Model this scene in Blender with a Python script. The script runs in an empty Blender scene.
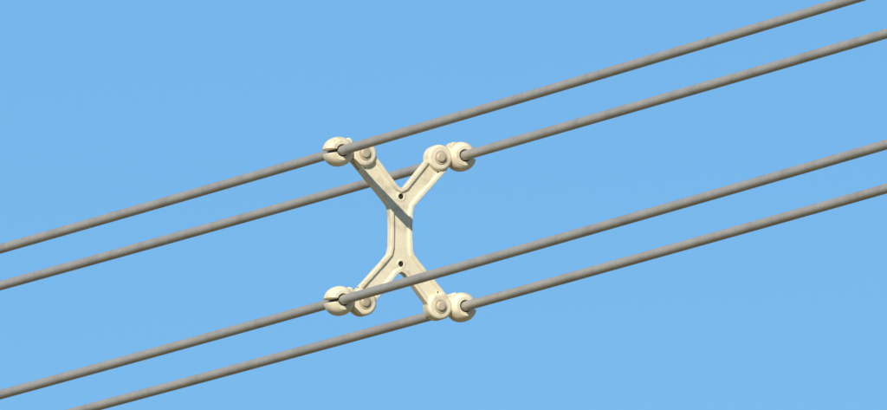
import bpy, bmesh, math
import numpy as np
from mathutils import Vector, Matrix

scene = bpy.context.scene
scene.view_settings.view_transform = 'Standard'
scene.view_settings.look = 'None'
scene.view_settings.exposure = 0
scene.view_settings.gamma = 1

U = 0.00296            # design unit in metres
THETA = math.radians(24.2)
ELEV = math.radians(7.28)
H = 14.3               # height of the bundle centre
DIST = 100.0

# ---------------------------------------------------------------- materials
def new_mat(name):
    m = bpy.data.materials.new(name); m.use_nodes = True
    nt = m.node_tree
    return m, nt, nt.nodes['Principled BSDF']

def cast_material(name, c0, c1, c2, rough=0.62, metallic=0.15, fine=260.0, bump=0.35, var=(.86, 1.1), coarse=22):
    m, nt, b = new_mat(name)
    N, L = nt.nodes, nt.links
    tc = N.new('ShaderNodeTexCoord')
    n1 = N.new('ShaderNodeTexNoise'); n1.inputs['Scale'].default_value = coarse; n1.inputs['Detail'].default_value = 8; n1.inputs['Roughness'].default_value = 0.65
    n2 = N.new('ShaderNodeTexNoise'); n2.inputs['Scale'].default_value = fine; n2.inputs['Detail'].default_value = 4
    L.new(tc.outputs['Object'], n1.inputs['Vector']); L.new(tc.outputs['Object'], n2.inputs['Vector'])
    cr = N.new('ShaderNodeValToRGB')
    cr.color_ramp.elements[0].position = 0.3; cr.color_ramp.elements[0].color = (*c0, 1)
    cr.color_ramp.elements[1].position = 0.72; cr.color_ramp.elements[1].color = (*c2, 1)
    e = cr.color_ramp.elements.new(0.48); e.color = (*c1, 1)
    L.new(n1.outputs['Fac'], cr.inputs['Fac'])
    mr = N.new('ShaderNodeMapRange'); mr.inputs['To Min'].default_value = var[0]; mr.inputs['To Max'].default_value = var[1]
    L.new(n2.outputs['Fac'], mr.inputs['Value'])
    mx = N.new('ShaderNodeVectorMath'); mx.operation = 'SCALE'
    L.new(cr.outputs['Color'], mx.inputs[0]); L.new(mr.outputs['Result'], mx.inputs['Scale'])
    L.new(mx.outputs['Vector'], b.inputs['Base Color'])
    b.inputs['Roughness'].default_value = rough
    b.inputs['Metallic'].default_value = metallic
    bp = N.new('ShaderNodeBump'); bp.inputs['Strength'].default_value = bump; bp.inputs['Distance'].default_value = 0.0010
    L.new(n2.outputs['Fac'], bp.inputs['Height']); L.new(bp.outputs['Normal'], b.inputs['Normal'])
    return m

MAT_CAST = cast_material('weathered_cast_aluminium', (.54,.465,.325), (.78,.705,.515), (.84,.765,.57), metallic=0.03, bump=.3, var=(.82, 1.1), rough=.68)
MAT_BOLT = cast_material('galvanised_bolt', (.40,.33,.22), (.56,.48,.34), (.64,.56,.41), rough=.55, metallic=.15)
MAT_CABLE = cast_material('weathered_aluminium_strand', (.36,.34,.305), (.43,.41,.37), (.49,.465,.42), rough=.48, metallic=.3, fine=90, bump=.05, var=(.93, 1.07), coarse=9)
MAT_RUBBER = cast_material('black_rubber', (.02,.02,.02), (.03,.028,.025), (.045,.04,.035), rough=.8, metallic=0)

# ---------------------------------------------------------------- helpers
def link(me, name, parent=None, mat=None, smooth=True):
    ob = bpy.data.objects.new(name, me)
    scene.collection.objects.link(ob)
    if mat: me.materials.append(mat)
    if parent: ob.parent = parent
    if smooth:
        me.polygons.foreach_set('use_smooth', [True]*len(me.polygons))
    return ob

def poly_prism(bm, pts, y0, y1):
    f = [bm.verts.new((x*U, y0*U, z*U)) for x, z in pts]
    r = [bm.verts.new((x*U, y1*U, z*U)) for x, z in pts]
    n = len(pts)
    ff = bm.faces.new(f); bm.faces.new(list(reversed(r)))
    for i in range(n):
        j = (i+1) % n
        bm.faces.new((f[j], f[i], r[i], r[j]))
    return ff

def disc_pts(cx, cz, r, n=48, rot=0):
    return [(cx + r*math.cos(2*math.pi*i/n+rot), cz + r*math.sin(2*math.pi*i/n+rot)) for i in range(n)]

def barrel(bm, cx, cz, prof, n=56, sx=1, sz=1):
    rings = []
    for y, r in prof:
        rings.append([bm.verts.new(((cx + sx*r*math.cos(2*math.pi*i/n))*U, y*U, (cz + sz*r*math.sin(2*math.pi*i/n))*U)) for i in range(n)])
    for a, b in zip(rings[:-1], rings[1:]):
        for i in range(n):
            j = (i+1) % n
            bm.faces.new((a[i], a[j], b[j], b[i]))
    bm.faces.new(list(reversed(rings[0]))); bm.faces.new(rings[-1])

def finish(bm, name):
    bmesh.ops.recalc_face_normals(bm, faces=bm.faces)
    me = bpy.data.meshes.new(name); bm.to_mesh(me); bm.free()
    return me

def bake(ob):
    dg = bpy.context.evaluated_depsgraph_get()
    me = bpy.data.meshes.new_from_object(ob.evaluated_get(dg))
    old = ob.data
    ob.modifiers.clear(); ob.data = me
    me.name = old.name
    return ob

def solid_cast(name, pos_parts, neg_parts, voxel=0.0013, smooth=3):
    bm = bmesh.new()
    for fn in pos_parts: fn(bm)
    ob = link(finish(bm, name), name, smooth=False)
    m = ob.modifiers.new('r', 'REMESH'); m.mode = 'VOXEL'; m.voxel_size = voxel
    bpy.context.view_layer.update(); bake(ob)
    cutters = []
    for k, fn in enumerate(neg_parts):
        bm = bmesh.new(); fn(bm)
        c = link(finish(bm, 'cut'), 'cut', smooth=False); cutters.append(c)
        bo = ob.modifiers.new('b%d' % k, 'BOOLEAN'); bo.operation = 'DIFFERENCE'; bo.object = c; bo.solver = 'EXACT'
    if neg_parts:
        bpy.context.view_layer.update(); bake(ob)
    m = ob.modifiers.new('r', 'REMESH'); m.mode = 'VOXEL'; m.voxel_size = voxel
    s = ob.modifiers.new('s', 'SMOOTH'); s.factor = 0.5; s.iterations = smooth
    bpy.context.view_layer.update(); bake(ob)
    for c in cutters: bpy.data.objects.remove(c)
    ob.data.polygons.foreach_set('use_smooth', [True]*len(ob.data.polygons))
    return ob

# ---------------------------------------------------------------- spacer
spacer = bpy.data.objects.new('power_line_spacer_damper', None)
scene.collection.objects.link(spacer)
spacer.location = (0, 0, H); spacer.rotation_euler = (0, 0, THETA)

BX, BZ = 41.4, 75.0
half = [(0, 42), (-4, 44), (-30, 75), (-35, 84), (-41.4, 87), (-50, 83), (-53, 75), (-50, 63.5), (-19.5, 31), (-13.6, 24), (-12.0, 17), (-11.7, 0)]
def outline():
    q = half
    left_low = [(x, -z) for x, z in reversed(half[:-1])]
    L = q + left_low
    R = [(-x, z) for x, z in reversed(L[1:-1])]
    return L + R
def frame_body(bm):
    ff = poly_prism(bm, outline(), 0, 10)
    bmesh.ops.recalc_face_normals(bm, faces=bm.faces)
    bmesh.ops.inset_region(bm, faces=[ff], thickness=3.3*U, use_even_offset=True)
    bmesh.ops.inset_region(bm, faces=[ff], thickness=1.4*U, use_even_offset=True)
    for v in ff.verts: v.co.y += 2.0*U
def boss(cx, cz):
    def f(bm):
        barrel(bm, cx, cz, [(-2.6, 9.5), (-2.6, 11), (-1.8, 12.4), (-.4, 13.2), (12, 13.2), (13.5, 11.5)])
    return f
def web_boss(cz):
    return lambda bm: barrel(bm, 0, cz, [(1.6, 4.4), (1.6, 4.6), (9, 4.6)], n=32)
def hole(cx, cz, r=2.8):
    return lambda bm: barrel(bm, cx, cz, [(-6, r), (20, r)], n=24)
def slot(sx, cz):
    def f(bm):
        x0 = sx*(BX-2); x1 = sx*(BX+20)
        poly_prism(bm, [(min(x0, x1), cz-16), (max(x0, x1), cz-16), (max(x0, x1), cz+16), (min(x0, x1), cz+16)], 2.0, 9.4)
    return f

frame = solid_cast('frame', [frame_body, boss(-BX, BZ), boss(BX, BZ), boss(-BX, -BZ), boss(BX, -BZ), web_boss(34), web_boss(-34)],
                   [hole(0, 34), hole(0, -34), slot(-1, BZ), slot(1, BZ), slot(-1, -BZ), slot(1, -BZ)], voxel=0.0013, smooth=3)
frame.data.materials.clear(); frame.data.materials.append(MAT_CAST); frame.parent = spacer
for cz in (34, -34):  # black fillers stand in for shade inside the holes, using the rubber material
    bm = bmesh.new(); barrel(bm, 0, cz, [(3.2, 2.7), (9, 2.7)], n=24)
    link(finish(bm, 'plug'), 'web_pin', spacer, MAT_RUBBER)

# clamps -------------------------------------------------
CL = {'a': (-67.5, 76.0), 'b': (66.8, 78.0), 'c': (-66.3, -74.2), 'd': (67.4, -73.8)}
CR = 4.85
def clamp(key):
    cx, cz = CL[key]; s = -1 if cx < 0 else 1
    bz = BZ if cz > 0 else -BZ
    def body(bm):
        prof = []
        for i in range(17):
            t = -1 + 2*i/16
            prof.append((6 + 12.0*t, 14.8*(1-abs(t)**3.2*0.34)))
        barrel(bm, cx, cz, prof, sx=1.02, sz=1.0)
    def lobe_hinge(bm):
        barrel(bm, cx - s*9.2, cz + 9.6, [(-1.5, 3.2), (-.5, 4.3), (12.5, 4.3), (13.5, 3.2)], n=32)
    def neck(bm):
        a = Vector((cx - s*6, cz)); b = Vector((s*BX, bz))
        pts = [(a.x, a.y-10.5), (a.x - s*8, a.y-8.5), (b.x, b.y-7), (b.x, b.y+7), (a.x - s*8, a.y+8.5), (a.x, a.y+10.5)]
        poly_prism(bm, pts, 2.6, 8.8)
    def eye(bm):
        barrel(bm, s*BX, bz, [(2.7, 9), (8.7, 9)])
    def wedge(bm):
        poly_prism(bm, [(cx, cz-1.2), (cx + s*19, cz-3.6), (cx + s*19, cz+2.0), (cx, cz+1.2)], -14, 26)
    def bore(bm):
        barrel(bm, cx, cz, [(-12, CR*1.4), (-5.0, CR*1.28), (-1, CR*1.08), (24, CR*1.08)], n=40)
    ob = solid_cast('clamp_' + key, [body, lobe_hinge, neck, eye], [wedge, bore], voxel=0.0011, smooth=3)
    ob.data.materials.clear(); ob.data.materials.append(MAT_CAST); ob.parent = spacer
    bm = bmesh.new()
    barrel(bm, cx, cz, [(-4.2, CR*1.02), (-3.8, CR*1.12), (15.0, CR*1.12), (15.4, CR*1.02)], n=40)
    link(finish(bm, 'liner'), 'liner_' + key, spacer, MAT_RUBBER)
    bm = bmesh.new()
    barrel(bm, s*BX, bz, [(-3.2, 6.4), (-3.4, 7.0), (-2.4, 7.0)], n=36)
    barrel(bm, s*BX, bz, [(-5.2, 3.2), (-4.8, 4.6), (-3.2, 5.0)], n=30)
    poly_prism(bm, disc_pts(s*BX, bz, 5.0, 6, 0.1), 13.2, 17)
    ob = link(finish(bm, 'bolt'), 'bolt_' + key, spacer, MAT_BOLT, smooth=False)
    bv = ob.modifiers.new('b', 'BEVEL'); bv.width = 0.0016; bv.segments = 3; bv.limit_method = 'ANGLE'; bv.angle_limit = math.radians(40)
for k in CL: clamp(k)

# ---------------------------------------------------------------- conductors
def conductor(key, slope=0.0, curv=0.0012, lay=0.33, strands=24, phase=0.0):
    cx, cz = CL[key]
    c = Vector((cx*U, 6*U, cz*U))
    rot = Matrix.Rotation(THETA, 3, 'Z')
    base = rot @ c + Vector((0, 0, H))
    d = np.array(rot @ Vector((0, -1, 0)))
    sd = np.array(rot @ Vector((1, 0, 0)))
    fine = np.arange(-5.0, 5.5, 0.010)
    t = np.concatenate([np.linspace(-60, -5.05, 60), fine, np.linspace(5.6, 60, 60)])
    k = 4
    n = strands*k
    R = CR*U
    ph = 2*np.pi*np.arange(n)/n
    amp = np.where(np.abs(t) < 5.2, 1.0, 0.0)
    scal = np.abs(np.sin(ph*strands/2))
    rad = R*(1 - 0.045*(1-scal))
    tw = 2*np.pi*t/lay + phase
    z = slope*t + 0.5*curv*np.abs(t)**2
    cen = np.array(base)[None, :] + t[:, None]*d[None, :]; cen[:, 2] += z
    rr = R*(1-0.02) + (rad[None, :]-R*0.98)*amp[:, None]
    ang = ph[None, :] + tw[:, None]
    P = cen[:, None, :] + (rr*np.cos(ang))[..., None]*sd + (rr*np.sin(ang))[..., None]*np.array([0, 0, 1.])
    V = P.reshape(-1, 3)
    m = len(t)
    i = np.arange(m-1)[:, None]*n; j = np.arange(n)[None, :]; j2 = (j+1) % n
    F = np.stack([i+j, i+j2, i+n+j2, i+n+j], -1).reshape(-1, 4)
    me = bpy.data.meshes.new('power_line_cable')
    me.vertices.add(len(V)); me.vertices.foreach_set('co', V.astype(np.float32).ravel())
    me.loops.add(F.size); me.loops.foreach_set('vertex_index', F.astype(np.int32).ravel())
    me.polygons.add(len(F)); me.polygons.foreach_set('loop_start', np.arange(0, F.size, 4, dtype=np.int32))
    me.polygons.foreach_set('loop_total', np.full(len(F), 4, dtype=np.int32))
    me.update(calc_edges=True); me.validate()
    return link(me, 'power_line_cable', None, MAT_CABLE)
conductor('a', 0.0015, phase=.3)
conductor('b', 0.0, phase=1.3)
conductor('c', 0.001, phase=2.3)
conductor('d', 0, phase=.9)

# ---------------------------------------------------------------- unseen terrain sheet, added to bounce light onto the undersides
bm = bmesh.new()
bmesh.ops.create_grid(bm, x_segments=40, y_segments=40, size=6000)
g = link(finish(bm, 'ground'), 'ground', smooth=False)
m, nt, b = new_mat('dry_grassland')
N, L = nt.nodes, nt.links
tc = N.new('ShaderNodeTexCoord')
n1 = N.new('ShaderNodeTexNoise'); n1.inputs['Scale'].default_value = 0.08; n1.inputs['Detail'].default_value = 12
L.new(tc.outputs['Object'], n1.inputs['Vector'])
cr = N.new('ShaderNodeValToRGB')
cr.color_ramp.elements[0].position = .35; cr.color_ramp.elements[0].color = (.13, .12, .05, 1)
cr.color_ramp.elements[1].position = .65; cr.color_ramp.elements[1].color = (.30, .24, .14, 1)
L.new(n1.outputs['Fac'], cr.inputs['Fac']); L.new(cr.outputs['Color'], b.inputs['Base Color'])
b.inputs['Roughness'].default_value = .95
g.data.materials.append(m)

# ---------------------------------------------------------------- light
S = Matrix.Rotation(THETA, 3, 'Z') @ Vector((-.64, -.62, .575)).normalized()
sun_el = math.asin(S.z); sun_az = math.atan2(S.x, S.y)
ld = bpy.data.lights.new('sun', 'SUN'); ld.energy = 5.0; ld.angle = math.radians(.53); ld.color = (1, .925, .78)
lo = bpy.data.objects.new('sun', ld); scene.collection.objects.link(lo)
lo.rotation_euler = S.to_track_quat('Z', 'Y').to_euler(); lo.location = (0, -20, 40)

w = bpy.data.worlds.new('World'); scene.world = w; w.use_nodes = True
nt = w.node_tree; N, L = nt.nodes, nt.links
sky = N.new('ShaderNodeTexSky'); sky.sky_type = 'NISHITA'; sky.sun_disc = False
sky.sun_elevation = sun_el; sky.sun_rotation = sun_az
sky.altitude = 1500; sky.air_density = 1.0; sky.dust_density = 0.0; sky.ozone_density = 4.0
tint = N.new('ShaderNodeVectorMath'); tint.operation = 'MULTIPLY'; tint.inputs[1].default_value = (.575, .85, .975)
bg = N['Background']; bg.inputs['Strength'].default_value = .10
L.new(sky.outputs['Color'], tint.inputs[0]); L.new(tint.outputs['Vector'], bg.inputs['Color'])

# ---------------------------------------------------------------- camera
cd = bpy.data.cameras.new('camera'); cam = bpy.data.objects.new('camera', cd); scene.collection.objects.link(cam)
cd.sensor_width = 36; cd.lens = 36*DIST/(887*U); cd.clip_start = .5; cd.clip_end = 20000
n = Vector((0, -math.cos(ELEV), -math.sin(ELEV))); Rr = Vector((1, 0, 0)); Up = Vector((0, -math.sin(ELEV), math.cos(ELEV)))
cam.location = Vector((0, 0, H)) + n*DIST + Rr*(41.5*U) + Up*(25*U)
cam.rotation_euler = (math.pi/2 + ELEV, 0, 0)
scene.camera = cam
